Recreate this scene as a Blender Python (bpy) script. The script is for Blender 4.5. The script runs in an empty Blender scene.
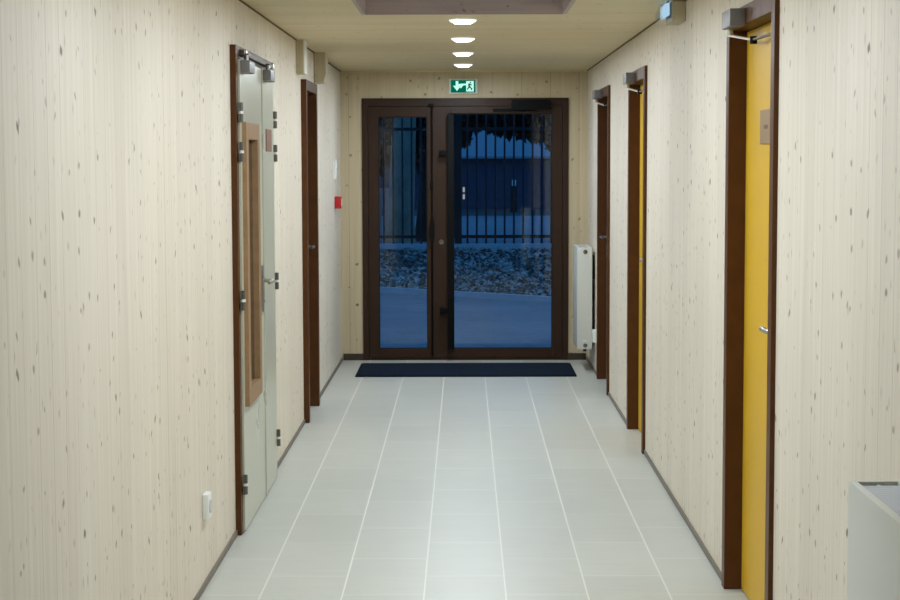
import bpy, bmesh, math, random
from mathutils import Vector, Matrix
random.seed(7)
SC = bpy.context.scene
COL = SC.collection

# ------------------------------------------------------------------ helpers
class MB:
    """collects shapes (world coordinates) for ONE mesh object"""
    def __init__(self): self.bm = bmesh.new()
    def box(self, x0, x1, y0, y1, z0, z1, bev=0.0, seg=2):
        b = bmesh.new()
        bmesh.ops.create_cube(b, size=1.0)
        for v in b.verts:
            v.co = Vector((x0+(v.co.x+.5)*(x1-x0), y0+(v.co.y+.5)*(y1-y0), z0+(v.co.z+.5)*(z1-z0)))
        if bev > 0:
            bmesh.ops.bevel(b, geom=list(b.edges), offset=bev, segments=seg, affect='EDGES', profile=.7)
        self._join(b); return self
    def obox(self, c, size, rot=None, bev=0.0):
        b = bmesh.new(); bmesh.ops.create_cube(b, size=1.0)
        for v in b.verts: v.co = Vector((v.co.x*size[0], v.co.y*size[1], v.co.z*size[2]))
        if bev > 0: bmesh.ops.bevel(b, geom=list(b.edges), offset=bev, segments=2, affect='EDGES')
        if rot is not None: bmesh.ops.transform(b, matrix=rot.to_4x4(), verts=b.verts)
        bmesh.ops.translate(b, vec=Vector(c), verts=b.verts)
        self._join(b); return self
    def bar(self, p, q, w, h):
        p, q = Vector(p), Vector(q); d = q-p
        rot = d.to_track_quat('Y', 'Z').to_matrix()
        return self.obox((p+q)/2, (w, d.length, h), rot, min(w, h)*.15)
    def cyl(self, p, q, r, r2=None, n=24, bev=0.0):
        p, q = Vector(p), Vector(q); d = q-p
        b = bmesh.new()
        bmesh.ops.create_cone(b, cap_ends=True, segments=n, radius1=r, radius2=r if r2 is None else r2, depth=d.length)
        if bev > 0:
            es = [e for e in b.edges if len(e.link_faces) == 2 and any(len(f.verts) > 4 for f in e.link_faces)]
            bmesh.ops.bevel(b, geom=es, offset=bev, segments=2, affect='EDGES')
        bmesh.ops.transform(b, matrix=d.to_track_quat('Z', 'Y').to_matrix().to_4x4(), verts=b.verts)
        bmesh.ops.translate(b, vec=(p+q)/2, verts=b.verts)
        self._join(b); return self
    def tube(self, pts, r, n=12):
        pts = [Vector(p) for p in pts]; rings = []
        rs = r if isinstance(r, (list, tuple)) else [r]*len(pts)
        prev = None
        for i, p in enumerate(pts):
            t = (pts[min(i+1, len(pts)-1)]-pts[max(i-1, 0)]).normalized()
            a = prev if prev is not None else (Vector((0, 0, 1)) if abs(t.z) < .9 else Vector((1, 0, 0)))
            u = (a-t*a.dot(t)).normalized(); prev = u; w = t.cross(u)
            rings.append([self.bm.verts.new(p+(u*math.cos(k*2*math.pi/n)+w*math.sin(k*2*math.pi/n))*rs[i]) for k in range(n)])
        for a, b in zip(rings, rings[1:]):
            for k in range(n): self.bm.faces.new((a[k], a[(k+1) % n], b[(k+1) % n], b[k]))
        self.bm.faces.new(rings[0][::-1]); self.bm.faces.new(rings[-1])
        return self
    def prism(self, poly, axis, a, b):
        """poly: list of 2-D points in the two other axes (order x,y,z minus axis)"""
        def P(p, t):
            if axis == 'x': return (t, p[0], p[1])
            if axis == 'y': return (p[0], t, p[1])
            return (p[0], p[1], t)
        A = [self.bm.verts.new(P(p, a)) for p in poly]; B = [self.bm.verts.new(P(p, b)) for p in poly]
        n = len(poly)
        self.bm.faces.new(A); self.bm.faces.new(B[::-1])
        for k in range(n): self.bm.faces.new((A[k], B[k], B[(k+1) % n], A[(k+1) % n]))
        return self
    def sphere(self, c, r, n=16):
        b = bmesh.new(); bmesh.ops.create_uvsphere(b, u_segments=n, v_segments=max(6, n//2), radius=r)
        bmesh.ops.translate(b, vec=Vector(c), verts=b.verts); self._join(b); return self
    def quad(self, a, b, c, d):
        self.bm.faces.new([self.bm.verts.new(p) for p in (a, b, c, d)]); return self
    def _join(self, b):
        me = bpy.data.meshes.new('tmp'); b.to_mesh(me); b.free(); self.bm.from_mesh(me); bpy.data.meshes.remove(me)
    def build(self, name, mat, parent=None, smooth=False, recalc=True):
        o0 = root_of(parent)
        if recalc: bmesh.ops.recalc_face_normals(self.bm, faces=self.bm.faces)
        bmesh.ops.translate(self.bm, vec=-o0, verts=self.bm.verts)
        me = bpy.data.meshes.new(name); self.bm.to_mesh(me); self.bm.free()
        if smooth:
            for p in me.polygons: p.use_smooth = True
            try: me.set_sharp_from_angle(angle=math.radians(38))
            except Exception: pass
        o = bpy.data.objects.new(name, me); COL.objects.link(o)
        me.materials.append(mat)
        if parent is not None: o.parent = parent
        return o

def root_of(p):
    v = Vector((0, 0, 0))
    while p is not None: v += p.location; p = p.parent
    return v
def tag(o, label=None, cat=None, group=None, kind=None):
    if label: o['label'] = label
    if cat: o['category'] = cat
    if group: o['group'] = group
    if kind: o['kind'] = kind
    return o
def empty(name, loc, label, cat, group=None, kind=None):
    o = bpy.data.objects.new(name, None); COL.objects.link(o); o.location = loc
    o.empty_display_size = .1
    return tag(o, label, cat, group, kind)
def recentre(o):
    """give a one-mesh thing its own origin at its base"""
    me = o.data; vs = [v.co for v in me.vertices]
    c = Vector(((min(v.x for v in vs)+max(v.x for v in vs))/2, (min(v.y for v in vs)+max(v.y for v in vs))/2, min(v.z for v in vs)))
    me.transform(Matrix.Translation(-c)); o.location = c
    return o

# ------------------------------------------------------------------ materials
def lin(c):
    return tuple(((x/255)/12.92 if x/255 <= .04045 else ((x/255+.055)/1.055)**2.4) for x in c)+(1.0,)
class NT:
    def __init__(self, name):
        self.m = bpy.data.materials.new(name); self.m.use_nodes = True
        self.t = self.m.node_tree; self.t.nodes.clear()
        self.out = self.t.nodes.new('ShaderNodeOutputMaterial')
    def n(self, typ, **kw):
        nd = self.t.nodes.new(typ)
        for k, v in kw.items(): setattr(nd, k, v)
        return nd
    def l(self, a, b): self.t.links.new(a, b)
    def put(self, sock, v):
        if isinstance(v, bpy.types.NodeSocket): self.l(v, sock)
        else: sock.default_value = v
    def math(self, op, a, b=None, c=None):
        nd = self.n('ShaderNodeMath', operation=op)
        self.put(nd.inputs[0], a)
        if b is not None: self.put(nd.inputs[1], b)
        if c is not None: self.put(nd.inputs[2], c)
        return nd.outputs[0]
    def mapr(self, v, a, b, c, d):
        nd = self.n('ShaderNodeMapRange'); self.put(nd.inputs[0], v)
        for i, x in enumerate((a, b, c, d)): nd.inputs[i+1].default_value = x
        return nd.outputs[0]
    def mix(self, f, a, b, blend='MIX'):
        nd = self.n('ShaderNodeMix', data_type='RGBA', blend_type=blend)
        self.put(nd.inputs[0], f); self.put(nd.inputs[6], a); self.put(nd.inputs[7], b)
        return nd.outputs[2]
    def comb(self, x, y, z=0.0):
        nd = self.n('ShaderNodeCombineXYZ')
        for i, v in enumerate((x, y, z)): self.put(nd.inputs[i], v)
        return nd.outputs[0]
    def coord(self):
        tc = self.n('ShaderNodeTexCoord'); s = self.n('ShaderNodeSeparateXYZ'); self.l(tc.outputs['Object'], s.inputs[0])
        return s.outputs[0], s.outputs[1], s.outputs[2]
    def noise(self, vec, scale=1.0, detail=2.0, rough=.5, dim='2D'):
        nd = self.n('ShaderNodeTexNoise', noise_dimensions=dim); self.l(vec, nd.inputs['Vector'])
        nd.inputs['Scale'].default_value = scale; nd.inputs['Detail'].default_value = detail; nd.inputs['Roughness'].default_value = rough
        return nd.outputs[0]
    def white(self, v):
        nd = self.n('ShaderNodeTexWhiteNoise', noise_dimensions='1D'); self.put(nd.inputs['W'], v); return nd.outputs[0]
    def voro(self, vec, scale=1.0):
        nd = self.n('ShaderNodeTexVoronoi', voronoi_dimensions='2D'); self.l(vec, nd.inputs['Vector']); nd.inputs['Scale'].default_value = scale
        s = self.n('ShaderNodeSeparateColor'); self.l(nd.outputs['Color'], s.inputs[0])
        return nd.outputs['Distance'], s.outputs[0], s.outputs[1]
    def bump(self, h, strength, dist=.002):
        nd = self.n('ShaderNodeBump'); self.put(nd.inputs['Height'], h); nd.inputs['Strength'].default_value = strength
        nd.inputs['Distance'].default_value = dist; return nd.outputs[0]
    def bsdf(self, col, rough=.5, metal=0.0, spec=.5, normal=None, coat=0.0, emit=None, estr=0.0):
        b = self.n('ShaderNodeBsdfPrincipled')
        self.put(b.inputs['Base Color'], col); self.put(b.inputs['Roughness'], rough)
        b.inputs['Metallic'].default_value = metal; b.inputs['Specular IOR Level'].default_value = spec
        b.inputs['Coat Weight'].default_value = coat
        if normal is not None: self.l(normal, b.inputs['Normal'])
        if emit is not None: b.inputs['Emission Color'].default_value = emit; b.inputs['Emission Strength'].default_value = estr
        self.l(b.outputs[0], self.out.inputs[0]); return b

def plain(name, rgb, rough=.45, metal=0.0, spec=.5, vary=.04, scale=9.0, coat=0.0):
    t = NT(name); x, y, z = t.coord()
    v = t.comb(x, y, z)
    n = t.noise(v, scale, 3.0, .55, '3D')
    f = t.mapr(n, .3, .7, 1-vary, 1+vary)
    c = t.mix(1.0, lin(rgb), t.comb(f, f, f), 'MULTIPLY')
    r = t.mapr(n, .3, .7, rough*.9, rough*1.1)
    t.bsdf(c, r, metal, spec, coat=coat)
    return t.m

def clt(name, u, v, base, alt, knot, board=.137, knots=1.0, grain=1.0, rough=.55):
    """cross-laminated timber: boards across u, grain along v"""
    t = NT(name); xyz = t.coord(); U, V = xyz['xyz'.index(u)], xyz['xyz'.index(v)]
    ub = t.math('DIVIDE', U, board)
    bid = t.math('FLOOR', ub); fr = t.math('FRACT', ub)
    rnd = t.white(bid); rnd2 = t.white(t.math('ADD', bid, 71.3))
    off = t.math('MULTIPLY', rnd2, 17.0)
    # slow tonal drift + fine grain
    g1 = t.noise(t.comb(t.math('MULTIPLY', U, 34.0), t.math('ADD', t.math('MULTIPLY', V, .9), off)), 1.0, 4.0, .6)
    g2 = t.noise(t.comb(t.math('MULTIPLY', U, 190.0), t.math('ADD', t.math('MULTIPLY', V, 2.2), off)), 1.0, 2.0, .6)
    g3 = t.noise(t.comb(t.math('MULTIPLY', U, 2.2), t.math('MULTIPLY', V, 1.1)), 1.0, 2.0, .5)
    mixf = t.math('ADD', t.math('MULTIPLY', rnd, .35), t.math('MULTIPLY', t.mapr(g1, .3, .7, 0.0, 1.0), .65))
    col = t.mix(mixf, lin(base), lin(alt))
    k = t.math('ADD', t.mapr(g2, .25, .75, -.035*grain, .035*grain), t.mapr(g3, .3, .7, .985, 1.02))
    col = t.mix(1.0, col, t.comb(k, k, k), 'MULTIPLY')
    # board joints
    e = t.math('MINIMUM', fr, t.math('SUBTRACT', 1.0, fr))
    jw = t.mapr(rnd2, 0.0, 1.0, .006, .02)
    j = t.math('MULTIPLY', t.math('LESS_THAN', e, jw), t.mapr(rnd, 0, 1, .12, .55))
    col = t.mix(j, col, lin(knot))
    # knots: round eyes and small dashes
    warp = t.math('MULTIPLY', t.math('SUBTRACT', g1, .5), .05)
    def spots(a, b, r0, r1, keep, soft, seed):
        d, c1, c2 = t.voro(t.comb(t.math('ADD', t.math('MULTIPLY', U, a), seed), t.math('ADD', t.math('MULTIPLY', t.math('ADD', V, warp), b), seed*1.7)))
        r = t.mapr(c2, 0.0, 1.0, r0, r1)
        s = t.math('SUBTRACT', 1.0, t.math('SMOOTH_MIN', 1.0, t.math('DIVIDE', d, r), .2))
        s = t.math('MINIMUM', t.math('MAXIMUM', t.math('MULTIPLY', s, soft), 0.0), 1.0)
        return t.math('MULTIPLY', s, t.math('LESS_THAN', c1, keep)), c2
    clus = t.noise(t.comb(t.math('MULTIPLY', U, 3.1), t.math('MULTIPLY', V, 1.5)), 1.0, 1.0, .5)
    cl = t.mapr(clus, .38, .55, .25, 1.0)
    s1, a1 = spots(4.6, 5.6, .035, .085, .42*knots, 2.4, 3.1)
    s2, a2 = spots(8.0, 8.0, .045, .12, .60*knots, 2.2, 9.7)
    s3, a3 = spots(16.0, 7.0, .05, .16, .55*knots, 1.3, 21.9)
    ks = t.math('MAXIMUM', t.math('MULTIPLY', s1, t.mapr(a1, 0, 1, .40, .92)), t.math('MULTIPLY', t.math('MAXIMUM', t.math('MULTIPLY', s2, .62), t.math('MULTIPLY', s3, .38)), cl))
    col = t.mix(ks, col, lin(knot))
    h = t.math('SUBTRACT', t.math('MULTIPLY', g2, .3), t.math('MULTIPLY', j, 3.0))
    t.bsdf(col, rough, 0.0, .35, t.bump(h, .25, .0015))
    return t.m

def floor_tiles():
    t = NT('grey_porcelain_tiles'); x, y, z = t.coord()
    W, L = .3105, .605
    xs = t.math('DIVIDE', t.math('ADD', x, -.155+40*W), W)
    row = t.math('FLOOR', xs); fx = t.math('FRACT', xs)
    par = t.math('MULTIPLY', t.math('MODULO', row, 2.0), .5)
    ys = t.math('ADD', t.math('DIVIDE', t.math('ADD', y, -7.14+40*L), L), par)
    cid = t.math('FLOOR', ys); fy = t.math('FRACT', ys)
    rnd = t.white(t.math('ADD', t.math('MULTIPLY', row, 57.0), cid))
    ex = t.math('MULTIPLY', t.math('MINIMUM', fx, t.math('SUBTRACT', 1.0, fx)), W)
    ey = t.math('MULTIPLY', t.math('MINIMUM', fy, t.math('SUBTRACT', 1.0, fy)), L)
    jx = t.math('LESS_THAN', ex, .0030); jy = t.math('MULTIPLY', t.math('LESS_THAN', ey, .0042), t.mapr(rnd, 0, 1, .3, .9))
    j = t.math('MAXIMUM', jx, jy)
    offv = t.math('MULTIPLY', rnd, 31.0)
    st = t.noise(t.comb(t.math('ADD', t.math('MULTIPLY', x, 2.6), offv), t.math('MULTIPLY', y, 42.0)), 1.0, 4.0, .62)
    cl = t.noise(t.comb(t.math('ADD', t.math('MULTIPLY', x, 5.0), offv), t.math('MULTIPLY', y, 5.0)), 1.0, 3.0, .55)
    f = t.math('ADD', t.mapr(st, .3, .7, -.022, .022), t.math('ADD', t.mapr(cl, .3, .7, -.03, .03), t.mapr(rnd, 0, 1, .97, 1.03)))
    col = t.mix(1.0, lin(FLOOR_RGB), t.comb(f, f, f), 'MULTIPLY')
    col = t.mix(t.math('MULTIPLY', j, .85), col, lin((222, 222, 214)))
    r = t.math('ADD', t.mapr(cl, .3, .7, .37, .42), t.math('MULTIPLY', j, .3))
    t.bsdf(col, r, 0, .5, t.bump(t.math('SUBTRACT', t.math('MULTIPLY', st, .04), j), .12, .001))
    return t.m

def glass_pane(name, tint=(.93, .96, .97, 1), refl=.9):
    t = NT(name)
    tr = t.n('ShaderNodeBsdfTransparent'); tr.inputs[0].default_value = tint
    gl = t.n('ShaderNodeBsdfGlossy'); gl.inputs['Roughness'].default_value = .0
    fr = t.n('ShaderNodeFresnel'); fr.inputs['IOR'].default_value = 1.5
    mx = t.n('ShaderNodeMixShader')
    t.l(t.math('MULTIPLY', fr.outputs[0], refl), mx.inputs[0]); t.l(tr.outputs[0], mx.inputs[1]); t.l(gl.outputs[0], mx.inputs[2])
    t.l(mx.outputs[0], t.out.inputs[0]); return t.m

def emitter(name, rgb, strength):
    t = NT(name); e = t.n('ShaderNodeEmission'); e.inputs[0].default_value = lin(rgb); e.inputs[1].default_value = strength
    t.l(e.outputs[0], t.out.inputs[0]); return t.m

def ground(name, rgb, rgb2, scale, rough=.8, spec=.3, bump=.3):
    t = NT(name); x, y, z = t.coord(); v = t.comb(x, y, z)
    a = t.noise(v, scale, 5.0, .6, '3D'); b = t.noise(v, scale*14, 3.0, .6, '3D')
    f = t.math('ADD', t.math('MULTIPLY', a, .6), t.math('MULTIPLY', b, .4))
    c = t.mix(t.mapr(f, .35, .65, 0, 1), lin(rgb), lin(rgb2))
    t.bsdf(c, rough, 0, spec, t.bump(b, bump, .01)); return t.m

FLOOR_RGB = (184, 186, 178)
M = {}
M['wall_wood'] = clt('whitewashed_timber_side', 'y', 'z', (226, 218, 203), (212, 202, 186), (112, 96, 74))
M['end_wood'] = clt('whitewashed_timber_end', 'x', 'z', (198, 184, 155), (182, 167, 136), (84, 64, 40), board=.235, knots=.5)
M['ceil_wood'] = clt('timber_ceiling', 'y', 'x', (216, 203, 170), (200, 186, 149), (150, 130, 92), board=.15, knots=.45, grain=2.2)
M['well_wood'] = clt('grey_timber_lining', 'z', 'x', (205, 188, 180), (190, 172, 166), (96, 78, 70), board=.3, knots=.9)
M['box_wood'] = clt('pale_timber_casing', 'x', 'z', (190, 182, 158), (176, 166, 140), (130, 112, 84), board=.2, knots=.3)
M['floor'] = floor_tiles()
M['brown'] = plain('brown_lacquered_timber', (82, 49, 21), .42, 0, .2, .10, 14)
M['dark_brown'] = plain('dark_brown_door_leaf', (84, 57, 28), .45, 0, .2, .10, 10)
M['alu_brown'] = plain('brown_coated_aluminium', (52, 34, 22), .42, 0, .2, .04, 6)
M['black'] = plain('black_coated_metal', (9, 9, 10), .6, 0, .12, .1, 20)
M['rubber'] = plain('black_rubber_seal', (10, 10, 11), .7, 0, .3, .1, 20)
M['yellow'] = plain('yellow_laminate', (208, 166, 34), .5, 0, .35, .03, 3)
M['leaf_grey'] = plain('pale_grey_laminate', (190, 190, 172), .3, 0, .5, .02, 3)
M['oak'] = plain('light_brown_hardwood', (152, 120, 86), .45, 0, .4, .12, 22)
M['steel'] = plain('brushed_steel', (176, 176, 172), .3, 1.0, .5, .05, 30)
M['hinge'] = plain('satin_grey_hinge', (108, 106, 100), .42, .8, .5, .05, 30)
M['nylon'] = plain('pale_hinge_bushing', (225, 225, 220), .4, 0, .5, .02, 30)
M['closer'] = plain('silver_grey_enamel', (128, 127, 127), .42, .35, .5, .03, 20)
M['closer_pale'] = plain('pale_enamel', (206, 200, 182), .4, 0.1, .5, .03, 20)
M['closer_rail'] = plain('grey_metal_rail', (92, 86, 76), .5, .3, .5, .05, 20)
M['plaque'] = plain('brown_plaque', (146, 118, 84), .5, 0, .4, .12, 40)
M['plaque_mark'] = plain('dark_plaque_print', (96, 70, 48), .5, 0, .4, .05, 40)
M['plaque_red'] = plain('reddish_plaque', (132, 96, 80), .5, 0, .4, .10, 40)
M['base_grey'] = plain('grey_skirting', (112, 104, 92), .5, 0, .4, .06, 10)
M['base_dark'] = plain('dark_skirting', (58, 46, 36), .5, 0, .4, .06, 10)
M['gap'] = plain('dark_shadow_joint', (112, 98, 74), .8, 0, .1, .05, 10)  # dark tone that stands in for shade along narrow edges
M['rad'] = plain('white_radiator_enamel', (213, 215, 207), .35, 0, .5, .015, 4)
M['rad_grille'] = plain('grey_white_grille', (190, 196, 204), .4, .1, .5, .02, 8)
M['dark_slot'] = plain('dark_gap', (48, 50, 52), .7, 0, .2, .02, 8)
M['chrome'] = plain('chrome', (210, 210, 210), .14, 1.0, .5, .02, 30)
M['white'] = plain('white_plastic', (230, 232, 228), .35, 0, .5, .01, 10)
M['red'] = plain('red_plastic', (178, 14, 26), .35, 0, .5, .02, 10)
M['mat'] = plain('navy_black_mat', (16, 24, 35), .9, 0, .1, .2, 60)
M['mat_rib'] = plain('blue_black_mat_rib', (24, 34, 48), .9, 0, .1, .2, 60)
M['glass'] = glass_pane('door_glass')
M['dark_glass'] = plain('dark_glass', (52, 46, 40), .06, 0, .5, .03, 5)  # opaque; the unlit room behind is painted as its dark colour
M['lens'] = glass_pane('clear_plastic_lens', (.80, .92, 1, 1))
M['downlight'] = emitter('downlight_diffuser', (232, 244, 255), 1000.0)
M['opal_rim'] = emitter('opal_lamp_rim', (255, 252, 245), 1.6)
M['sign_white'] = emitter('exit_sign_lit_white', (190, 255, 236), 1.0)
M['sign_case'] = plain('exit_sign_case', (200, 216, 206), .4, 0, .5, .02, 20)
M['tube'] = emitter('cold_white_tube', (205, 232, 250), .8)
t = NT('sign_face_green'); e = t.n('ShaderNodeEmission'); e.inputs[0].default_value = lin((0, 112, 82)); e.inputs[1].default_value = .75
t.l(e.outputs[0], t.out.inputs[0]); M['sign_green'] = t.m
# outdoors
M['asphalt'] = ground('dusk_asphalt', (120, 122, 126), (146, 148, 150), .8, .75)
M['concrete'] = ground('pale_concrete', (172, 174, 176), (190, 190, 190), 3.0, .8)
M['soil'] = ground('leafy_soil', (52, 48, 46), (84, 78, 72), 4.0, .95)
M['litter'] = ground('fallen_leaves', (46, 42, 40), (205, 198, 190), 3.5, .8)
M['fence'] = plain('black_fence_steel', (16, 18, 24), .5, .3, .4, .1, 10)
M['bark'] = ground('grey_bark', (112, 106, 90), (160, 150, 130), 3.0, .9)
M['bark_dark'] = ground('dark_bark', (24, 24, 26), (40, 40, 40), 4.0, .9)
M['foliage'] = ground('dark_foliage', (10, 12, 12), (26, 30, 28), 3.0, .8)
M['bld_wall'] = ground('rendered_building_wall', (60, 66, 84), (72, 78, 96), .6, .8)
M['bld_roof'] = ground('pale_metal_roof', (128, 136, 142), (140, 148, 152), .4, .6)
M['far_road'] = ground('far_road', (104, 110, 116), (128, 132, 136), .5, .6)
M['verge'] = ground('dark_verge', (56, 60, 58), (90, 92, 88), 2.0, .9)
M['gate_pale'] = ground('pale_gate_paint', (120, 122, 126), (138, 140, 142), 2.0, .7)
M['lit_window'] = emitter('lit_window', (225, 230, 240), .45)

# ------------------------------------------------------------------ setting
XL, XR, YE, YB, ZC = -1.008, 1.010, 14.33, -2.0, 2.367
TH = .16
def struct(o, label, cat): return tag(o, label, cat, None, 'structure')

# door openings: (y0, y1, ztop)
L_DOUBLE = (7.59, 9.05, 2.145)
L_FAR = (10.88, 11.70, 2.145)
R_NEAR = (5.655, 6.685, 2.19)
R_MID = (9.70, 10.67, 2.16)
R_FAR = (12.13, 13.12, 2.155)
END = (-.832, .852, 2.145)

def side_wall(name, s, X, ops, label):
    m = MB(); a, b = (X-TH, X) if s < 0 else (X, X+TH)
    y = YB
    for (y0, y1, zt) in ops:
        m.box(a, b, y, y0, 0, ZC); m.box(a, b, y0, y1, zt, ZC); y = y1
    m.box(a, b, y, YE+.25, 0, ZC)
    # unseen shell added behind the doors to keep sky light out of the openings
    o0, o1 = (a-.55, a-.5) if s < 0 else (b+.5, b+.55)
    m.box(o0, o1, YB-.05, YE+.25, -.02, ZC+.05)
    for (p, q) in ((YB-.05, YB), (YE+.2, YE+.25)):
        m.box(min(o0, a), max(o1, b), p, q, -.02, ZC+.05)
    m.box(min(o0, a), max(o1, b), YB, YE+.2, ZC, ZC+.05)
    m.box(min(o0, a), max(o1, b), YB, YE+.2, -.16, -.11)
    return struct(m.build(name, M['wall_wood']), label, 'wall')
side_wall('wall_left', -1, XL, [L_DOUBLE, L_FAR], 'long whitewashed timber wall with the pale double door and red call point')
side_wall('wall_right', 1, XR, [R_NEAR, R_MID, R_FAR], 'long whitewashed timber wall with the yellow doors and two radiators')
m = MB(); m.box(XL, END[0], YE, YE+.25, 0, ZC); m.box(END[1], XR, YE, YE+.25, 0, ZC); m.box(END[0], END[1], YE, YE+.25, END[2], ZC)
struct(m.build('wall_end', M['end_wood']), 'pale timber end wall around the brown glazed double door', 'wall')
m = MB(); m.box(XL-TH, XR+TH, YB-.1, YB, 0, ZC)
struct(m.build('wall_back', M['wall_wood']), 'timber wall closing the near end of the corridor', 'wall')
m = MB(); m.box(XL-.12, XR+.12, YB, YE+.12, -.1, 0)
struct(m.build('floor', M['floor']), 'grey tiled corridor floor with pale lengthwise joints', 'floor')
SKY = (-.508, .511, 7.73, 8.80)
m = MB(); T = .04
m.box(XL, XR, YB, SKY[2], ZC, ZC+T); m.box(XL, XR, SKY[3], YE+.25, ZC, ZC+T)
m.box(XL, SKY[0], SKY[2], SKY[3], ZC, ZC+T); m.box(SKY[1], XR, SKY[2], SKY[3], ZC, ZC+T)
struct(m.build('ceiling', M['ceil_wood']), 'timber plank ceiling with a row of round downlights', 'ceiling')
m = MB(); m.box(XL-TH-.6, XR+TH+.6, YB-.1, SKY[2]-.06, ZC+.06, ZC+.12); m.box(XL-TH-.6, XR+TH+.6, SKY[3]+.06, YE+.3, ZC+.06, ZC+.12)
m.box(XL-TH-.6, SKY[0]-.06, SKY[2]-.06, SKY[3]+.06, ZC+.06, ZC+.12); m.box(SKY[1]+.06, XR+TH+.6, SKY[2]-.06, SKY[3]+.06, ZC+.06, ZC+.12)
struct(m.build('roof', M['concrete']), 'roof deck above the corridor ceiling', 'roof')

# skylight recess
sk = empty('window_1', ((SKY[0]+SKY[1])/2, (SKY[2]+SKY[3])/2, ZC), 'square timber-lined skylight recess in the corridor ceiling', 'skylight', None, 'structure')
m = MB(); zt = 3.05
q = .02
m.box(SKY[0], SKY[0]+q, SKY[2], SKY[3], ZC, zt); m.box(SKY[1]-q, SKY[1], SKY[2], SKY[3], ZC, zt)
m.box(SKY[0]+q, SKY[1]-q, SKY[2], SKY[2]+q, ZC, zt); m.box(SKY[0]+q, SKY[1]-q, SKY[3]-q, SKY[3], ZC, zt)
m.build('recess_lining', M['well_wood'], sk)
m = MB()
m.box(SKY[0]-.06, SKY[0]+.05, SKY[2]-.06, SKY[3]+.06, zt, zt+.06, .004); m.box(SKY[1]-.05, SKY[1]+.06, SKY[2]-.06, SKY[3]+.06, zt, zt+.06, .004)
m.box(SKY[0]+.05, SKY[1]-.05, SKY[2]-.06, SKY[2]+.05, zt, zt+.06, .004); m.box(SKY[0]+.05, SKY[1]-.05, SKY[3]-.05, SKY[3]+.06, zt, zt+.06, .004)
fr = m.build('frame', M['white'], sk)
MB().box(SKY[0]+.05, SKY[1]-.05, SKY[2]+.05, SKY[3]-.05, zt+.02, zt+.04).build('glass_pane', M['glass'], sk)

# skirtings
def skirting(name, s, X, ops, label):
    m = MB(); a, b = (X, X+.008) if s < 0 else (X-.008, X)
    y = YB
    for (y0, y1, zt) in ops:
        m.box(a, b, y, y0, 0, .026, .002); y = y1
    m.box(a, b, y, YE, 0, .028, .002)
    struct(m.build(name, M['base_grey']), label, 'baseboard')
skirting('baseboard_left', -1, XL, [L_DOUBLE, L_FAR], 'thin grey skirting along the foot of the left wall')
skirting('baseboard_right', 1, XR, [R_NEAR, R_MID, R_FAR], 'thin grey skirting along the foot of the right wall')
m = MB(); m.box(XL+.012, END[0]-.0, YE-.012, YE, 0, .055, .002); m.box(END[1], XR-.012, YE-.012, YE, 0, .055, .002)
struct(m.build('baseboard_end', M['base_dark']), 'dark skirting at the foot of the end wall beside the glazed door', 'baseboard')
for nm, x0, x1, lb in (('trim_1', XL, XL+.008, 'dark joint line between the left wall and the ceiling'), ('trim_2', XR-.008, XR, 'dark joint line between the right wall and the ceiling')):
    struct(MB().box(x0, x1, YB, YE, ZC-.006, ZC).build(nm, M['gap']), lb, 'trim')  # dark strips painted as the shadow line under the ceiling edge
struct(MB().box(XL+.008, XR-.008, YE-.006, YE, ZC-.012, ZC).build('trim_3', M['ceil_wood']), 'thin timber strip where the end wall meets the ceiling', 'trim')

# ------------------------------------------------------------------ side doors
def lever(root, x_face, s, y, z, dy, mat=None, plate=True):
    """handle: back plate, neck and lever; s = side of the wall (-1 left, +1 right)"""
    mat = mat or M['steel']
    m = MB(); d = -s                       # towards the corridor
    h = m
    xa, xb = sorted((x_face, x_face+d*.008))
    h.box(xa, xb, y-.019, y+.019, z-.15, z+.075, .003)
    plate_o = h.build('handle', mat, root, True)
    t_ = MB(); R = .0095; pts = [(x_face+d*.006, y, z), (x_face+d*.04, y, z)]
    for k in range(1, 6):
        a = k/5*math.pi/2
        pts.append((x_face+d*(.04+.014*math.sin(a)), y+dy*.014*(1-math.cos(a)), z))
    pts += [(x_face+d*.056, y+dy*.06, z+.002), (x_face+d*.055, y+dy*.10, z), (x_face+d*.048, y+dy*.128, z-.002)]
    t_.tube(pts, [R]*(len(pts)-1)+[R*.8]).build('lever', M['steel'], plate_o, True)
    k = MB().cyl((x_face+d*.006, y, z-.10), (x_face+d*.014, y, z-.10), .010, n=20, bev=.001)
    k.build('lock_cylinder', M['chrome'], plate_o, True)
    return plate_o

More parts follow.
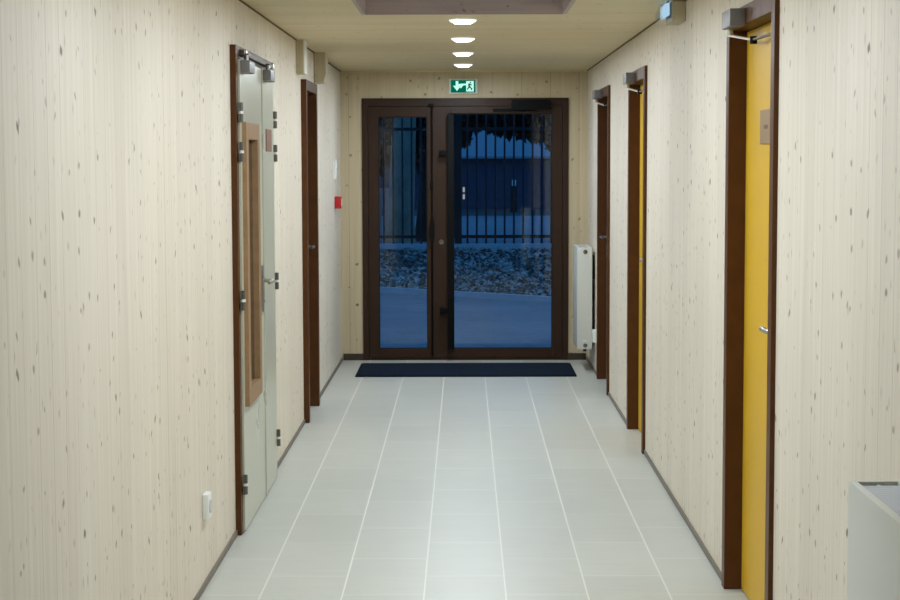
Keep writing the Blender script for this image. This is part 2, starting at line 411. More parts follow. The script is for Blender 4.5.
def right_door(name, op, leafmat, label, hy, closer=True, plaque=None, hinge_far=True):
    y0, y1, zt = op; X0 = XR-.016; xi = XR+.12; w = .068
    root = empty(name, (XR, (y0+y1)/2, 0), label, 'door', None, 'structure')
    m = MB(); m.box(X0, xi, y0, y0+w, 0, zt, .003); m.box(X0, xi, y1-w, y1, 0, zt, .003); m.box(X0, xi, y0+w, y1-w, zt-w, zt, .003)
    # stop behind the leaf
    m.box(XR+.10, xi, y0+w, y0+w+.02, 0, zt-w); m.box(XR+.10, xi, y1-w-.02, y1-w, 0, zt-w); m.box(XR+.10, xi, y0+w, y1-w, zt-w-.02, zt-w)
    m.build('frame', M['brown'], root)
    xf = XR+.050
    lf = MB().box(xf, xf+.042, y0+w+.003, y1-w-.003, .006, zt-w-.003, .002).build('door_leaf', leafmat, root)
    dy = 1 if hinge_far else -1
    lever(lf, xf, 1, hy, 1.075, dy)
    if plaque:
        p = MB().box(xf-.006, xf, plaque[0], plaque[1], plaque[2], plaque[3], .002)
        pl = p.build('name_plaque', M['plaque'], root)
        yc, zc = (plaque[0]+plaque[1])/2, (plaque[2]+plaque[3])/2
        MB().box(xf-.0068, xf-.006, yc-.035, yc+.035, zc-.008, zc+.006).build('plaque_print', M['plaque_mark'], pl)
    if closer:
        yb = y1-w-.37
        c = MB().box(X0-.054, X0, yb, yb+.20, zt-w-.006, zt-.012, .005).build('closer_body', M['closer'], root, True)
        MB().cyl((X0-.03, yb+.16, zt-w-.030), (X0-.03, yb+.16, zt-w-.006), .013, n=18).build('closer_spindle', M['closer_pale'], c, True)
        e = (XR+.006, yb-.05, zt-w-.058)
        a = MB().bar((X0-.03, yb+.17, zt-w-.028), e, .020, .007).build('closer_arm', M['closer_pale'], root)
        MB().bar(e, (xf-.012, yb-.36 if yb-.36 > y0+.1 else y0+.12, zt-w-.052), .012, .008).build('forearm', M['closer_rail'], a)
        MB().cyl((e[0], e[1], e[2]-.014), (e[0], e[1], e[2]+.012), .013, n=16).build('arm_joint', M['black'], a, True)
        MB().obox((xf-.006, yb-.33 if yb-.36 > y0+.1 else y0+.12, zt-w-.052), (.012, .05, .03), None, .002).build('arm_bracket', M['closer'], a)
    return root

right_door('door_4', R_NEAR, M['yellow'], 'nearest yellow door on the right wall, with a brown plaque', 5.80, True, (6.03, 6.27, 1.70, 1.82))
right_door('door_5', R_MID, M['yellow'], 'second yellow door along the right wall, in a brown frame', 9.855, True)
right_door('door_6', R_FAR, M['dark_brown'], 'farthest brown door on the right wall, beside the upright radiator', 12.91, True, None, False)

# far left single door
def left_single(name, op, label):
    y0, y1, zt = op; X0 = XL+.034; xi = XL-.12; w = .066
    root = empty(name, (XL, (y0+y1)/2, 0), label, 'door', None, 'structure')
    m = MB(); m.box(xi, X0, y0, y0+w, 0, zt, .003); m.box(xi, X0, y1-w, y1, 0, zt, .003); m.box(xi, X0, y0+w, y1-w, zt-w, zt, .003)
    m.box(xi, XL-.085, y0+w, y0+w+.02, 0, zt-w); m.box(xi, XL-.085, y1-w-.02, y1-w, 0, zt-w); m.box(xi, XL-.085, y0+w, y1-w, zt-w-.02, zt-w)
    m.build('frame', M['brown'], root)
    xf = XL-.04
    lf = MB().box(xf-.042, xf, y0+w+.003, y1-w-.003, .006, zt-w-.003, .002).build('door_leaf', M['dark_brown'], root)
    lever(lf, xf, -1, y1-w-.065, 1.075, -1)
    for hz in (.25, 1.05, 1.85):
        MB().cyl((xf+.004, y0+w, hz-.045), (xf+.004, y0+w, hz+.045), .008, n=14).build('hinge', M['steel'], root, True)
left_single('door_3', L_FAR, 'farther brown door on the left wall, with a steel lever')

# pale double door on the left
def left_double():
    y0, y1, zt = L_DOUBLE; X0 = XL+.026; xi = XL-.12; w = .056
    root = empty('door_2', (XL, (y0+y1)/2, 0), 'pale grey two-leaf door with a slim timber-framed window on the left wall', 'door', None, 'structure')
    m = MB(); m.box(xi, X0, y0, y0+w, 0, zt, .003); m.box(xi, X0, y1-w, y1, 0, zt, .003); m.box(xi, X0, y0+w, y1-w, zt-w, zt, .003)
    m.build('frame', M['brown'], root)
    xf = XL+.034; xb = XL-.016
    # stop strip behind leaves
    MB().box(xi, xb-.004, y0+w, y0+w+.02, 0, zt-w).box(xi, xb-.004, y1-w-.02, y1-w, 0, zt-w).box(xi, xb-.004, y0+w, y1-w, zt-w-.02, zt-w).build('door_stop', M['brown'], root)
    ya, ysm, yb = y0+w+.003, 8.47, y1-w-.003
    vy0, vy1, vz0, vz1 = 7.705, 8.20, .555, 1.815       # window casing, outside edges
    cw = .075; iy0, iy1, iz0, iz1 = vy0+cw, vy1-cw, vz0+cw, vz1-cw
    lf = MB()
    zt_ = zt-w-.004
    q = .02; lf.box(xb, xf, ya, iy0-q, .008, zt_).box(xb, xf, iy1+q, ysm-.002, .008, zt_).box(xb, xf, iy0-q, iy1+q, .008, iz0-q).box(xb, xf, iy0-q, iy1+q, iz1+q, zt_)
    leaf = lf.build('door_leaf', M['leaf_grey'], root)
    c = MB(); xo = xf+.020
    c.box(xb+.002, xo, vy0, iy0, vz0, vz1, .003); c.box(xb+.002, xo, iy1, vy1, vz0, vz1, .003)
    c.box(xb+.002, xo, iy0, iy1, iz1, vz1, .003); c.box(xb+.002, xo, iy0, iy1, vz0, iz0, .003)
    c.build('window_casing', M['oak'], leaf)
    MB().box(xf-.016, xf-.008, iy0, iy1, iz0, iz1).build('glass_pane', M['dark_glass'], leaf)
    lever(leaf, xf, -1, ysm-.075, 1.07, -1)
    leaf2 = MB().box(xb, xf, ysm+.002, yb, .008, zt_, .0015).build('door_leaf', M['leaf_grey'], root)
    pl = MB().box(xf, xf+.005, 8.62, 8.85, 1.69, 1.80, .0015).build('name_plaque', M['plaque_red'], leaf2)
    MB().box(xf, xf+.006, ysm-.016, ysm+.004, .008, zt_, .001).build('meeting_strip', M['leaf_grey'], leaf)
    for yy, zs in ((y0+w-.028, (1.854, 1.684, 1.036, .222)), (y1-w+.004, (1.852, 1.682, 1.026, .210))):
        for hz in zs:
            h = MB(); xh = xf+.007
            h.cyl((xh, yy, hz-.043), (xh, yy, hz-.006), .0105, n=18, bev=.001); h.cyl((xh, yy, hz+.006), (xh, yy, hz+.043), .0105, n=18, bev=.001)
            h.box(xf-.002, xf+.004, yy-.018, yy+.03, hz-.043, hz-.006, .001); h.box(xf-.002, xf+.004, yy-.03, yy+.012, hz+.006, hz+.043, .001)
            ho = h.build('hinge', M['hinge'], root, True)
            MB().cyl((xh, yy, hz-.006), (xh, yy, hz+.006), .012, n=18).build('hinge_bushing', M['nylon'], ho, True)
    # two closers on the leaves, arms up to the slide rail on the head
    for yc, lf_ in ((ya+.02, leaf), (ysm+.035, leaf2)):
        b = MB().box(xf, xf+.042, yc, yc+.19, 2.030, 2.082, .004).build('closer_body', M['closer'], lf_, True)
        MB().cyl((xf+.022, yc+.06, 2.08), (xf+.022, yc+.06, 2.112), .010, n=16).build('closer_spindle', M['steel'], root, True)
        MB().bar((xf+.022, yc+.05, 2.110), (X0+.014, yc+.26, 2.116), .018, .008).build('closer_arm', M['closer_rail'], root)
    r = MB().box(X0, X0+.022, ya+.06, yb-.08, 2.106, 2.128, .002).build('slide_rail', M['closer_rail'], root, True)
    MB().box(X0, X0+.026, ya+.10, ya+.16, 2.102, 2.134, .003).box(X0, X0+.026, yb-.16, yb-.09, 2.102, 2.134, .003).build('rail_bracket', M['steel'], r, True)
left_double()

# ------------------------------------------------------------------ glazed end door
def end_door():
    x0, x1, zt = END; yf, ybk = YE-.012, YE+.075
    root = empty('door_1', ((x0+x1)/2, YE, 0), 'brown glazed double door at the end of the corridor', 'door', None, 'structure')
    w = .048
    m = MB(); m.box(x0, x0+w, yf, ybk, 0, zt, .003); m.box(x1-w, x1, yf, ybk, 0, zt, .003); m.box(x0+w, x1-w, yf, ybk, zt-w-.018, zt, .003)
    m.box(x0+w, x1-w, yf+.006, ybk, 0, .018, .002)
    m.build('frame', M['alu_brown'], root)
    xm = -.262; z0, z1 = .022, zt-w-.021
    def leaf(xa, xb, ga, gb, gz0, gz1):
        l = MB(); ya, yb = yf-.004, yf+.06
        l.box(xa, ga, ya, yb, z0, z1, .003); l.box(gb, xb, ya, yb, z0, z1, .003); l.box(ga, gb, ya, yb, z0, gz0, .003); l.box(ga, gb, ya, yb, gz1, z1, .003)
        o = l.build('door_leaf', M['alu_brown'], root)
        g = MB().box(ga-.005, gb+.005, yf+.024, yf+.030, gz0-.005, gz1+.005).build('glass_pane', M['glass'], o)
        s = MB(); q = .007
        s.box(ga, ga+q, yf+.004, yf+.024, gz0, gz1).box(gb-q, gb, yf+.004, yf+.024, gz0, gz1).box(ga+q, gb-q, yf+.004, yf+.024, gz0, gz0+q).box(ga+q, gb-q, yf+.004, yf+.024, gz1-q, gz1)
        s.build('glazing_seal', M['rubber'], o)
        return o
    l1 = leaf(x0+w+.003, xm-.006, -.700, -.300, .095, 1.995)
    l2 = leaf(xm+.006, x1-w-.003, -.112, .722, .095, 2.02)
    yf2 = yf-.004
    MB().box(xm-.0055, xm+.0055, yf+.004, yf+.05, z0, z1).build('meeting_seal', M['rubber'], root)
    # bolt rod up the meeting stile with guide knobs and a lever housing
    b = MB(); b.cyl((xm-.002, yf2-.012, .03), (xm-.002, yf2-.012, 2.10), .0065, n=12)
    rod = b.build('bolt_rod', M['black'], l1, True)
    MB().box(xm-.024, xm+.018, yf2-.030, yf2, 2.07, 2.10, .004).build('rod_guide', M['black'], rod, True)
    MB().box(xm-.014, xm+.010, yf2-.024, yf2, 1.40, 1.47, .003).build('rod_guide', M['black'], rod, True)
    MB().prism([(xm-.006, .95), (xm+.004, .95), (xm+.020, 1.02), (xm+.020, 1.10), (xm+.004, 1.21), (xm-.006, 1.21), (xm-.020, 1.10), (xm-.020, 1.02)], 'y', yf2-.04, yf2).build('rod_lever', M['black'], rod)
    # pull bar standing off the active leaf
    yb_ = yf2-.075
    bar = MB().box(-.137, -.082, yb_-.014, yb_+.014, .10, 2.015, .004).build('pull_bar', M['black'], l2, True)
    for zz in (1.70, .415):
        MB().box(-.200, -.082, yb_-.010, yb_+.012, zz-.022, zz+.022, .003).box(-.200, -.160, yb_, yf2, zz-.022, zz+.022, .003).build('bar_bracket', M['black'], bar, True)
    k = MB(); k.cyl((-.187, yf2, .973), (-.187, yf2-.008, .973), .020, n=24, bev=.002); k.cyl((-.187, yf2-.008, .973), (-.187, yf2-.018, .973), .011, n=20)
    k.build('lock_cylinder', M['chrome'], l2, True)
    # overhead closer on the frame with slide channel
    c = MB().box(.385, .705, yf2-.056, yf2, 2.046, 2.128, .005).build('closer_body', M['black'], l2, True)
    MB().box(.235, .60, yf2-.03, yf2, 2.036, 2.058, .003).build('closer_channel', M['black'], c)
end_door()

# ------------------------------------------------------------------ ceiling downlights
DL = 'round downlights along the ceiling'
def downlight(y, label):
    root = empty('downlight', (-.004, y, ZC), label, 'ceiling light', DL)
    MB().cyl((-.004, y, ZC-.004), (-.004, y, ZC), .074, n=40, bev=.001).build('trim_ring', M['white'], root, True)
    d = MB(); n = 40; pr = [(.070, -.003), (.0695, -.006), (.067, -.010), (.062, -.0135), (.053, -.017), (.044, -.019)]
    for a in range(n):
        t0, t1 = a*2*math.pi/n, (a+1)*2*math.pi/n
        for (r0, h0), (r1, h1) in zip(pr, pr[1:]):
            d.quad(*[(-.004+r*math.cos(t_), y+r*math.sin(t_), ZC+h) for r, h, t_ in ((r0, h0, t0), (r1, h1, t0), (r1, h1, t1), (r0, h0, t1))])
    bmesh.ops.remove_doubles(d.bm, verts=d.bm.verts, dist=1e-5)
    d.build('opal_rim', M['opal_rim'], root, True)  # faintly glowing rim, shaped to imitate the bloom around the lamp
    d = MB(); bmesh.ops.create_circle(d.bm, cap_ends=True, segments=40, radius=.0455)
    for v in d.bm.verts: v.co = Vector((v.co.x-.004, -v.co.y+y, ZC-.0185))
    d.build('diffuser', M['downlight'], root)
for y, lb in ((9.11, 'lit round downlight just past the skylight recess, first of the visible row'),
              (10.49, 'lit round downlight second from the skylight recess'),
              (11.91, 'lit round downlight third from the skylight recess'),
              (13.35, 'lit round downlight nearest the end wall, above the exit sign')):
    downlight(y, lb)
for y in (7.25, 5.85, 4.45):
    downlight(y, 'lit round downlight in the ceiling on the near side of the skylight recess')

# ------------------------------------------------------------------ exit sign
ex0, ex1, ez0, ez1 = -.122, .112, 2.178, 2.298
ey = YE-.035
sg = empty('exit_sign', (0, YE, ez0), 'green lit emergency exit sign above the glazed end door', 'sign')
MB().box(ex0, ex1, ey, YE, ez0, ez1, .006).build('sign_case', M['sign_case'], sg, True)
fx0, fx1, fz0, fz1 = ex0+.018, ex1-.018, ez0+.010, ez1-.010
MB().box(fx0, fx1, ey-.003, ey, fz0, fz1).build('sign_face', M['sign_green'], sg)
def picto(m, poly): m.prism([(fx0+(fx1-fx0)*u, fz0+(fz1-fz0)*v) for u, v in poly], 'y', ey-.0042, ey-.003)
a = MB()
picto(a, [(.19, .92), (.30, .92), (.30, .55), (.41, .55), (.245, .12), (.08, .55), (.19, .55)])
a.build('down_arrow', M['sign_white'], sg)
a = MB()
picto(a, [(.66, .72), (.40, .72), (.36, .60), (.40, .54), (.62, .58), (.66, .58)])
picto(a, [(.42, .60), (.50, .58), (.42, .34), (.36, .38)])
a.cyl((fx0+(fx1-fx0)*.345, ey-.0042, fz0+(fz1-fz0)*.62), (fx0+(fx1-fx0)*.345, ey-.003, fz0+(fz1-fz0)*.62), .009, n=16)
a.build('running_figure', M['sign_white'], sg)
a = MB(); picto(a, [(.62, .08), (.93, .08), (.93, .92), (.62, .92)])
dr = a.build('door_symbol', M['sign_white'], sg)
def picto2(m, poly): m.prism([(fx0+(fx1-fx0)*u, fz0+(fz1-fz0)*v) for u, v in poly], 'y', ey-.005, ey-.0042)
a = MB()
picto2(a, [(.70, .70), (.76, .74), (.86, .62), (.84, .55), (.77, .62), (.80, .45), (.88, .32), (.86, .18), (.82, .18), (.82, .30), (.75, .38), (.68, .22), (.64, .24), (.71, .45)])
a.cyl((fx0+(fx1-fx0)*.80, ey-.005, fz0+(fz1-fz0)*.80), (fx0+(fx1-fx0)*.80, ey-.0042, fz0+(fz1-fz0)*.80), .006, n=14)
a.build('door_figure', M['sign_green'], dr)

# ------------------------------------------------------------------ emergency light on the right wall
el = empty('emergency_light', (XR, 8.175, 2.272), 'clear bluish emergency light on the right wall, close under the ceiling', 'emergency light')
MB().box(XR-.062, XR, 8.04, 8.31, 2.272, ZC-.002, .006).build('base', M['box_wood'], el)
m = MB(); m.prism([(XR-.062, 2.283), (XR-.108, 2.290), (XR-.112, 2.315), (XR-.094, ZC-.004), (XR-.062, ZC-.004)], 'y', 8.045, 8.305)
bmesh.ops.bevel(m.bm, geom=list(m.bm.edges), offset=.004, segments=2, affect='EDGES')
ln = m.build('lens', M['lens'], el, True)
MB().box(XR-.090, XR-.072, 8.055, 8.295, 2.300, ZC-.012, .004).build('light_strip', M['tube'], el, True)

# timber boxes under the ceiling on the left wall
def timber_box(y0, y1, z0, d, label, edge=False):
    root = empty('timber_box', (XL, (y0+y1)/2, z0), label, 'timber box')
    if edge:
        MB().box(XL, XL+d, y0, y1, z0, ZC-.001, .003).build('casing', M['box_wood'], root)
        MB().box(XL+d, XL+d+.008, y0, y1, z0+.0, ZC-.001, .002).build('edge_strip', M['white'], root)
    else:
        MB().prism([(XL, z0), (XL+d*.78, z0+.004), (XL+d, z0+.062), (XL+d*.93, ZC-.001), (XL, ZC-.001)], 'y', y0, y1).build('casing', M['box_wood'], root)
        MB().box(XL, XL+.004, y0-.004, y0, z0-.01, ZC-.001).build('edge_joint', M['gap'], root)  # thin dark strip painted as the shadow beside the casing
timber_box(10.58, 10.74, 2.165, .046, 'narrow pale timber box with a white edge, over the farther left door', True)
timber_box(11.84, 12.07, 2.165, .082, 'wider pale timber box with a sloped lower edge, beyond the farther left door')

# ------------------------------------------------------------------ small wall fittings
m = empty('fire_call_point', (XL, 13.66, 1.27), 'red square fire alarm call point on the left wall', 'fire alarm')
MB().box(XL, XL+.052, 13.615, 13.71, 1.268, 1.362, .005).build('housing', M['red'], m, True)
MB().box(XL+.052, XL+.054, 13.635, 13.69, 1.288, 1.342, .0008).build('press_plate', M['white'], m)
m = empty('switch_plate', (XL, 13.62, 1.50), 'narrow white wall switch plate above the red call point', 'switch')
MB().box(XL, XL+.016, 13.585, 13.66, 1.497, 1.65, .004).build('plate', M['white'], m, True)
MB().box(XL+.016, XL+.021, 13.60, 13.645, 1.52, 1.565, .002).build('rocker', M['white'], m, True)
MB().box(XL+.016, XL+.021, 13.60, 13.645, 1.582, 1.627, .002).build('rocker', M['white'], m, True)
m = empty('wall_socket', (XL, 6.66, .27), 'white power socket low on the left wall, before the double door', 'socket')
MB().box(XL, XL+.026, 6.62, 6.70, .272, .37, .008).build('housing', M['white'], m, True)
MB().cyl((XL+.026, 6.66, .318), (XL+.0285, 6.66, .318), .027, n=28, bev=.001).build('socket_face', M['rad_grille'], m, True)
m = empty('wall_socket', (XR, 13.27, .255), 'white power socket low on the right wall, between the farthest door and the upright radiator', 'socket')
MB().box(XR-.036, XR, 13.23, 13.31, .255, .352, .006).build('housing', M['white'], m, True)
MB().cyl((XR-.0385, 13.27, .300), (XR-.036, 13.27, .300), .027, n=28, bev=.001).build('socket_face', M['rad_grille'], m, True)

# ------------------------------------------------------------------ radiators
def radiator(y0, y1, x0, x1, z0, z1, label, valves):
    root = empty('radiator', ((x0+x1)/2, (y0+y1)/2, z0), label, 'radiator', 'white panel radiators on the right wall')
    # casing: aisle panel, back panel, two end cheeks
    m = MB()
    m.box(x0, x0+.018, y0, y1, z0, z1, .004)
    m.box(x1-.018, x1, y0, y1, z0, z1, .004)
    m.box(x0-.0015, x1+.0015, y0-.004, y0+.012, z0-.001, z1+.001, .004)
    m.box(x0+.004, x1-.004, y1-.012, y1, z0+.004, z1, .003)
    m.box(x0+.006, x1-.006, y0+.006, y1-.006, z0+.02, z1-.03)
    m.build('body', M['rad'], root, True)
    g = MB(); n = int((y1-y0-.03)/.022)
    for i in range(n):
        yy = y0+.017+i*.022
        g.box(x0+.022, x1-.022, yy, yy+.0205, z1-.012, z1-.005)
    g.box((x0+x1)/2-.004, (x0+x1)/2+.004, y0+.013, y1-.013, z1-.014, z1-.006)
    g.build('top_grille', M['rad_grille'], root)
    for yy in (y0+.12, y1-.12):
        MB().box(x1, XR, yy-.02, yy+.02, z1-.25, z1-.06, .003).build('wall_bracket', M['dark_slot'], root)
        MB().box(x1, XR, yy-.02, yy+.02, z0+.06, z0+.2, .003).build('wall_bracket', M['dark_slot'], root)
    if valves:
        xc = (x0+x1)/2+.004
        MB().cyl((xc, y0-.010, z1-.030), (xc, y0, z1-.030), .017, n=24, bev=.002).cyl((xc, y0-.016, z1-.030), (xc, y0-.010, z1-.030), .008, n=6).build('vent_plug', M['chrome'], root, True)
        v = MB().cyl((xc, y0-.012, z0+.028), (xc, y0, z0+.028), .016, n=24, bev=.002).build('drain_plug', M['chrome'], root, True)
        MB().cyl((xc, y0+.03, z0-.022), (xc, y0+.03, z0+.010), .013, n=18, bev=.002).build('valve', M['dark_slot'], root, True)
        MB().box(xc-.022, xc+.012, y0-.0055, y0-.004, z0+.058, z0+.070).build('rating_label', M['white'], root)
    return root
radiator(13.45, 13.98, .872, .983, .185, .966, 'upright white radiator beside the glazed end door', True)
radiator(2.66, 3.745, .829, .950, .168, .955, 'large white radiator at the bottom right corner, cut by the frame', True)

# ------------------------------------------------------------------ doormat
dm = empty('doormat', (.02, 13.63, 0), 'dark navy entrance mat in front of the glazed door', 'mat')
MB().box(-.832, .853, 13.20, 14.03, 0, .010, .003).build('mat_base', M['mat'], dm)
g = MB()
for i in range(24):
    yy = 13.225+i*.033
    g.box(-.815, .836, yy, yy+.020, .010, .0145, .001, 1)
g.build('ribbing', M['mat_rib'], dm)

# ------------------------------------------------------------------ outdoors
def kerb_y(x): return 20.99-.79*(x-0.0)
m = MB(); X0, X1 = -9.0, 9.0
m.bm.faces.new([m.bm.verts.new(p) for p in ((X0, YE+.12, -.012), (X1, YE+.12, -.012), (X1, kerb_y(X1), -.012), (X0, kerb_y(X0), -.012))])
struct(m.build('ground', M['asphalt']), 'blue-grey asphalt yard outside the glazed door', 'ground')
m = MB()
ka = [(X0, kerb_y(X0)), (X1, kerb_y(X1)), (X1, kerb_y(X1)+.12), (X0, kerb_y(X0)+.12)]
m.prism(ka, 'z', -.05, .055)
struct(m.build('kerb', M['concrete']), 'pale kerb edging the asphalt yard at a slant', 'kerb')
YF = 25.0
ZP = .385
def bank_z(x, y):
    a = kerb_y(x)+.1
    f = max(0.0, min(1.0, (y-a)/max(.4, YF-.15-a)))
    return .03+(ZP-.05)*(f*.55+.45*f*f)+.02*math.sin(3.1*x+1.3*y)*math.sin(2.3*y)*f*(1-f)*3
m = MB(); NX, NY = 60, 24; grid = []
XBL, XBR = -4.8, 5.5
for i in range(NX+1):
    x = XBL+(XBR-XBL)*i/NX; a = kerb_y(x)+.08; r = []
    for j in range(NY+1):
        y = a+(YF-.1-a)*j/NY
        r.append(m.bm.verts.new((x, y, bank_z(x, y))))
    grid.append(r)
for i in range(NX):
    for j in range(NY): m.bm.faces.new((grid[i][j], grid[i+1][j], grid[i+1][j+1], grid[i][j+1]))
struct(m.build('bank', M['soil'], None, True), 'dark earth bank between the kerb and the fence', 'ground')
m = MB()
for k in range(9000):
    x = random.uniform(-2.6, 3.4); a = kerb_y(x)+.12
    y = a+(YF-.2-a)*random.random()**.85; z = bank_z(x, y)+.012+random.random()*.02
    s = random.uniform(.014, .040)
    R = Matrix.Rotation(random.uniform(0, 6.28), 3, 'Z') @ Matrix.Rotation(random.uniform(-.9, .9), 3, 'X') @ Matrix.Rotation(random.uniform(-.6, .6), 3, 'Y')
    pts = [Vector((0, -s*1.3, 0)), Vector((s*.8, -s*.1, .25*s)), Vector((s*.35, s, 0)), Vector((-s*.35, s, 0)), Vector((-s*.8, -s*.1, .25*s))]
    m.bm.faces.new([m.bm.verts.new(R @ p+Vector((x, y, z))) for p in pts])
tag(m.build('leaf_litter', M['litter'], None, False, False), 'fallen leaves covering the earth bank below the fence', 'leaves', None, 'stuff')
# fence on a low plinth
m = MB().box(-4.8, 5.5, YF-.1, YF+.1, .0, .445, .01)
struct(m.build('trim_4', M['concrete']), 'low pale concrete plinth under the black fence', 'plinth')
fe = empty('metal_fence', (.3, YF, .445), 'black vertical-bar metal fence outside the glazed door', 'fence')
sp = .1325
for i in range(-22, 30):
    x = .048+i*sp
    MB().cyl((x, YF, .44), (x, YF, 2.30), .014, n=8).build('bar', M['fence'], fe)
for z in (.545, 2.075):
    MB().box(-3.0, 4.1, YF-.02, YF+.02, z-.022, z+.022, .003).build('rail', M['fence'], fe)
for x in (-2.6, -.085, 2.43):
    MB().box(x-.05, x+.05, YF-.05, YF+.05, .40, 2.34, .006).build('post', M['fence'], fe)
# land beyond
m = MB(); m.quad((-40, YF+.1, .32), (40, YF+.1, .32), (40, 56, -.16), (-40, 56, -.16))
struct(m.build('road', M['far_road']), 'pale blue street beyond the fence', 'road')
m = MB(); m.quad((-40, 56, -.155), (40, 56, -.155), (40, 60.3, -.05), (-40, 60.3, -.05))
struct(m.build('verge', M['verge']), 'dark planted strip in front of the low building', 'ground')
b = empty('low_building', (2, 62, -.1), 'low blue building with a pale roof across the street', 'building')
MB().box(-9, 16, 60, 66, -.3, 1.68).build('wall', M['bld_wall'], b)
m = MB(); m.prism([(59.6, 1.66), (66.5, 2.75), (66.5, 2.85), (59.6, 1.74)], 'x', -9.4, 16.4); m.build('roof', M['bld_roof'], b)
for wx in (-.12, -.01):
    w_ = MB()
    for dz in (0.28, .52):
        w_.box(wx-.035, wx+.035, 59.97, 60.0, dz, dz+.17)
    w_.build('lit_window', M['lit_window'], b)
sp_ = empty('sign_post', (1.66, 58, -.13), 'dark roadside post with a small white sign, seen through the fence', 'sign post')
MB().cyl((1.64, 58, -.2), (1.64, 58, .98), .11, n=10).build('post', M['fence'], sp_)
MB().box(1.575, 1.715, 57.86, 57.89, .76, .96, .01).build('sign_panel', M['white'], sp_)

# trees
def tree(x, y, r, h, mat, label, crown=None, lean=0.0, z0=0.3, n=1500):
    root = empty('tree', (x, y, z0), label, 'tree', 'trees beyond the fence')
    pts, rs = [], []
    for k in range(9):
        f = k/8; pts.append((x+lean*f+.06*math.sin(3*f+x), y+.05*math.cos(4*f), z0-.1+h*f)); rs.append(r*(1.35 if k == 0 else 1.08-.35*f))
    MB().tube(pts, rs, 16).build('trunk', mat, root, True)
    brn = MB()
    for k in range(6):
        a = random.uniform(0, 6.28); z = z0+h*random.uniform(.62, .95); L = random.uniform(1.0, 1.9)
        brn.tube([(x+lean*.8, y, z), (x+lean+L*.5*math.cos(a), y+L*.4*math.sin(a), z+L*.35), (x+lean+L*math.cos(a), y+L*math.sin(a), z+L*.55)], [r*.4, r*.25, r*.1], 8)
    brn.build('branches', mat, root, True)
    if crown:
        c = MB()
        for (cx, cy, cz, rx, ry, rz, cnt) in crown:
            for k in range(cnt):
                d = Vector((random.gauss(0, 1), random.gauss(0, 1), random.gauss(0, 1))).normalized()*random.random()**.4
                p = Vector((cx+d.x*rx, cy+d.y*ry, cz+d.z*rz)); s = random.uniform(.09, .17)
                Rm = Matrix.Rotation(random.uniform(0, 6.28), 3, 'Z') @ Matrix.Rotation(random.uniform(-1.4, 1.4), 3, 'X') @ Matrix.Rotation(random.uniform(-1, 1), 3, 'Y')
                c.bm.faces.new([c.bm.verts.new(Rm @ Vector(q)+p) for q in ((0, -s, 0), (s*.6, 0, .02), (0, s, 0), (-s*.6, 0, .02))])
        c.build('foliage', M['foliage'], root, False, False)
tree(-.945, 27.0, .20, 4.2, M['bark'], 'thick pale grey tree trunk behind the fence, seen through the left pane',
     [(-1.1, 27.2, 3.6, 1.5, 1.0, 1.3, 2200), (-.9, 27.6, 2.35, .7, .5, .35, 200), (-1.4, 28.2, 2.05, .45, .3, .6, 900)])
tree(-.62, 30.0, .16, 4.6, M['bark_dark'], 'dark tree trunk just right of the pale trunk behind the fence',
     [(-.6, 30, 3.3, 1.2, .9, 1.1, 2200), (-.5, 30, 2.2, .35, .4, .6, 350), (-.72, 30.4, 2.0, .22, .3, .6, 300)])
tree(-.30, 33.0, .12, 4.4, M['bark_dark'], 'dark tree hidden by the pull bar, its leaves filling the top of the right pane',
     [(-.1, 33, 3.1, .9, .8, 1.0, 2200), (.5, 33, 3.05, .8, .8, .85, 2200), (1.2, 33.4, 3.0, .8, .8, 1.0, 2200), (1.75, 33.2, 2.8, .6, .6, 1.0, 1600), (.75, 33.2, 2.35, .35, .4, .25, 160), (-.15, 33.2, 2.2, .3, .4, .35, 200)])
tree(2.6, 38.0, .18, 5.0, M['bark_dark'], 'dark tree on the far right behind the fence, leaves over the roof',
     [(2.1, 38, 3.1, .9, .9, 1.15, 2000), (3.0, 38, 3.0, 1.0, 1.0, 1.3, 2000), (1.3, 38, 3.5, 1.0, 1.0, 1.0, 1500)], z0=.05)
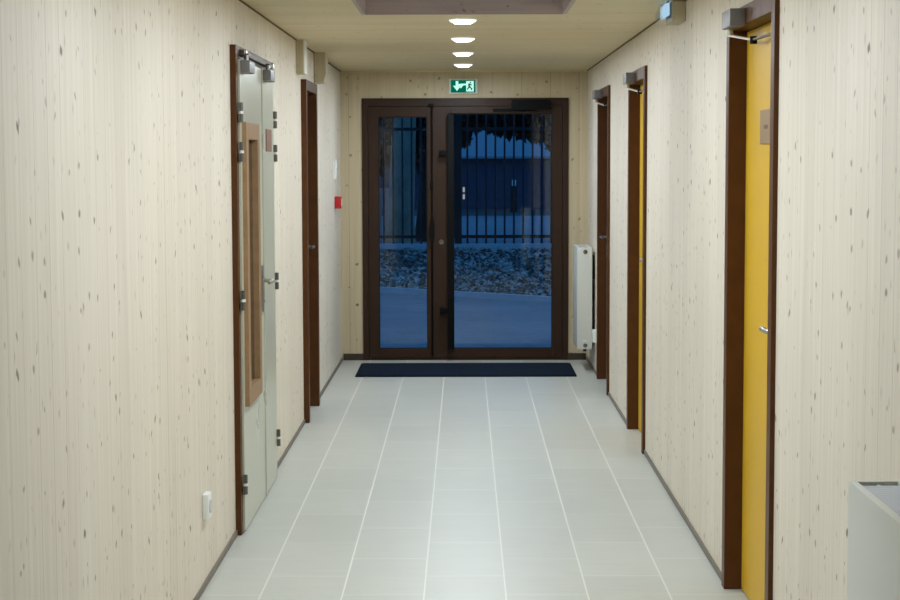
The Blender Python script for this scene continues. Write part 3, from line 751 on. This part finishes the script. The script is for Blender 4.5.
# pale slats and post standing in for a reflection in the left pane
g = empty('pale_gate', (-1.35, 28.5, .25), 'pale slatted gate and post beyond the fence, behind the left pane', 'gate')
MB().box(-1.11, -1.0, 28.45, 28.56, .2, 1.28, .01).build('post', M['gate_pale'], g)
m = MB().box(-2.3, -1.11, 28.47, 28.53, .85, 1.18, .006)
for i in range(11): m.box(-2.28+i*.11, -2.22+i*.11, 28.48, 28.52, .25, .86)
m.build('panel', M['gate_pale'], g)

# ------------------------------------------------------------------ world: dusk sky
W = bpy.data.worlds.new('dusk'); SC.world = W; W.use_nodes = True
nt = W.node_tree; nt.nodes.clear()
out = nt.nodes.new('ShaderNodeOutputWorld'); bg = nt.nodes.new('ShaderNodeBackground')
tc = nt.nodes.new('ShaderNodeTexCoord'); sx = nt.nodes.new('ShaderNodeSeparateXYZ'); rp = nt.nodes.new('ShaderNodeValToRGB')
nt.links.new(tc.outputs['Generated'], sx.inputs[0]); nt.links.new(sx.outputs[2], rp.inputs[0]); nt.links.new(rp.outputs[0], bg.inputs[0]); nt.links.new(bg.outputs[0], out.inputs[0])
rp.color_ramp.elements[0].position = 0.0; rp.color_ramp.elements[0].color = (.06, .29, .74, 1)
rp.color_ramp.elements[1].position = .6; rp.color_ramp.elements[1].color = (.03, .20, .56, 1)
bg.inputs[1].default_value = 1.0

# ------------------------------------------------------------------ camera
cam = bpy.data.cameras.new('camera'); co = bpy.data.objects.new('camera', cam); COL.objects.link(co)
cam.sensor_width = 36; cam.lens = 36*1750/900; cam.clip_start = .05; cam.clip_end = 300
R = Matrix.Rotation(0.008215, 4, 'Z') @ Matrix.Rotation(math.pi/2-0.080374, 4, 'X') @ Matrix.Rotation(-0.003, 4, 'Z')
co.matrix_world = Matrix.Translation((0, 0, 1.65)) @ R
SC.camera = co
SC.view_settings.view_transform = 'Standard'
try: SC.view_settings.look = 'None'
except Exception: pass
SC.view_settings.gamma = 1.0
SC.view_settings.use_curve_mapping = False
SC.view_settings.exposure = 0.09
try:
    SC.cycles.use_denoising = True
    SC.cycles.max_bounces = 10; SC.cycles.diffuse_bounces = 6; SC.cycles.transparent_max_bounces = 16
    SC.cycles.sample_clamp_indirect = 6.0
    SC.cycles.caustics_reflective = False; SC.cycles.caustics_refractive = False
except Exception: pass
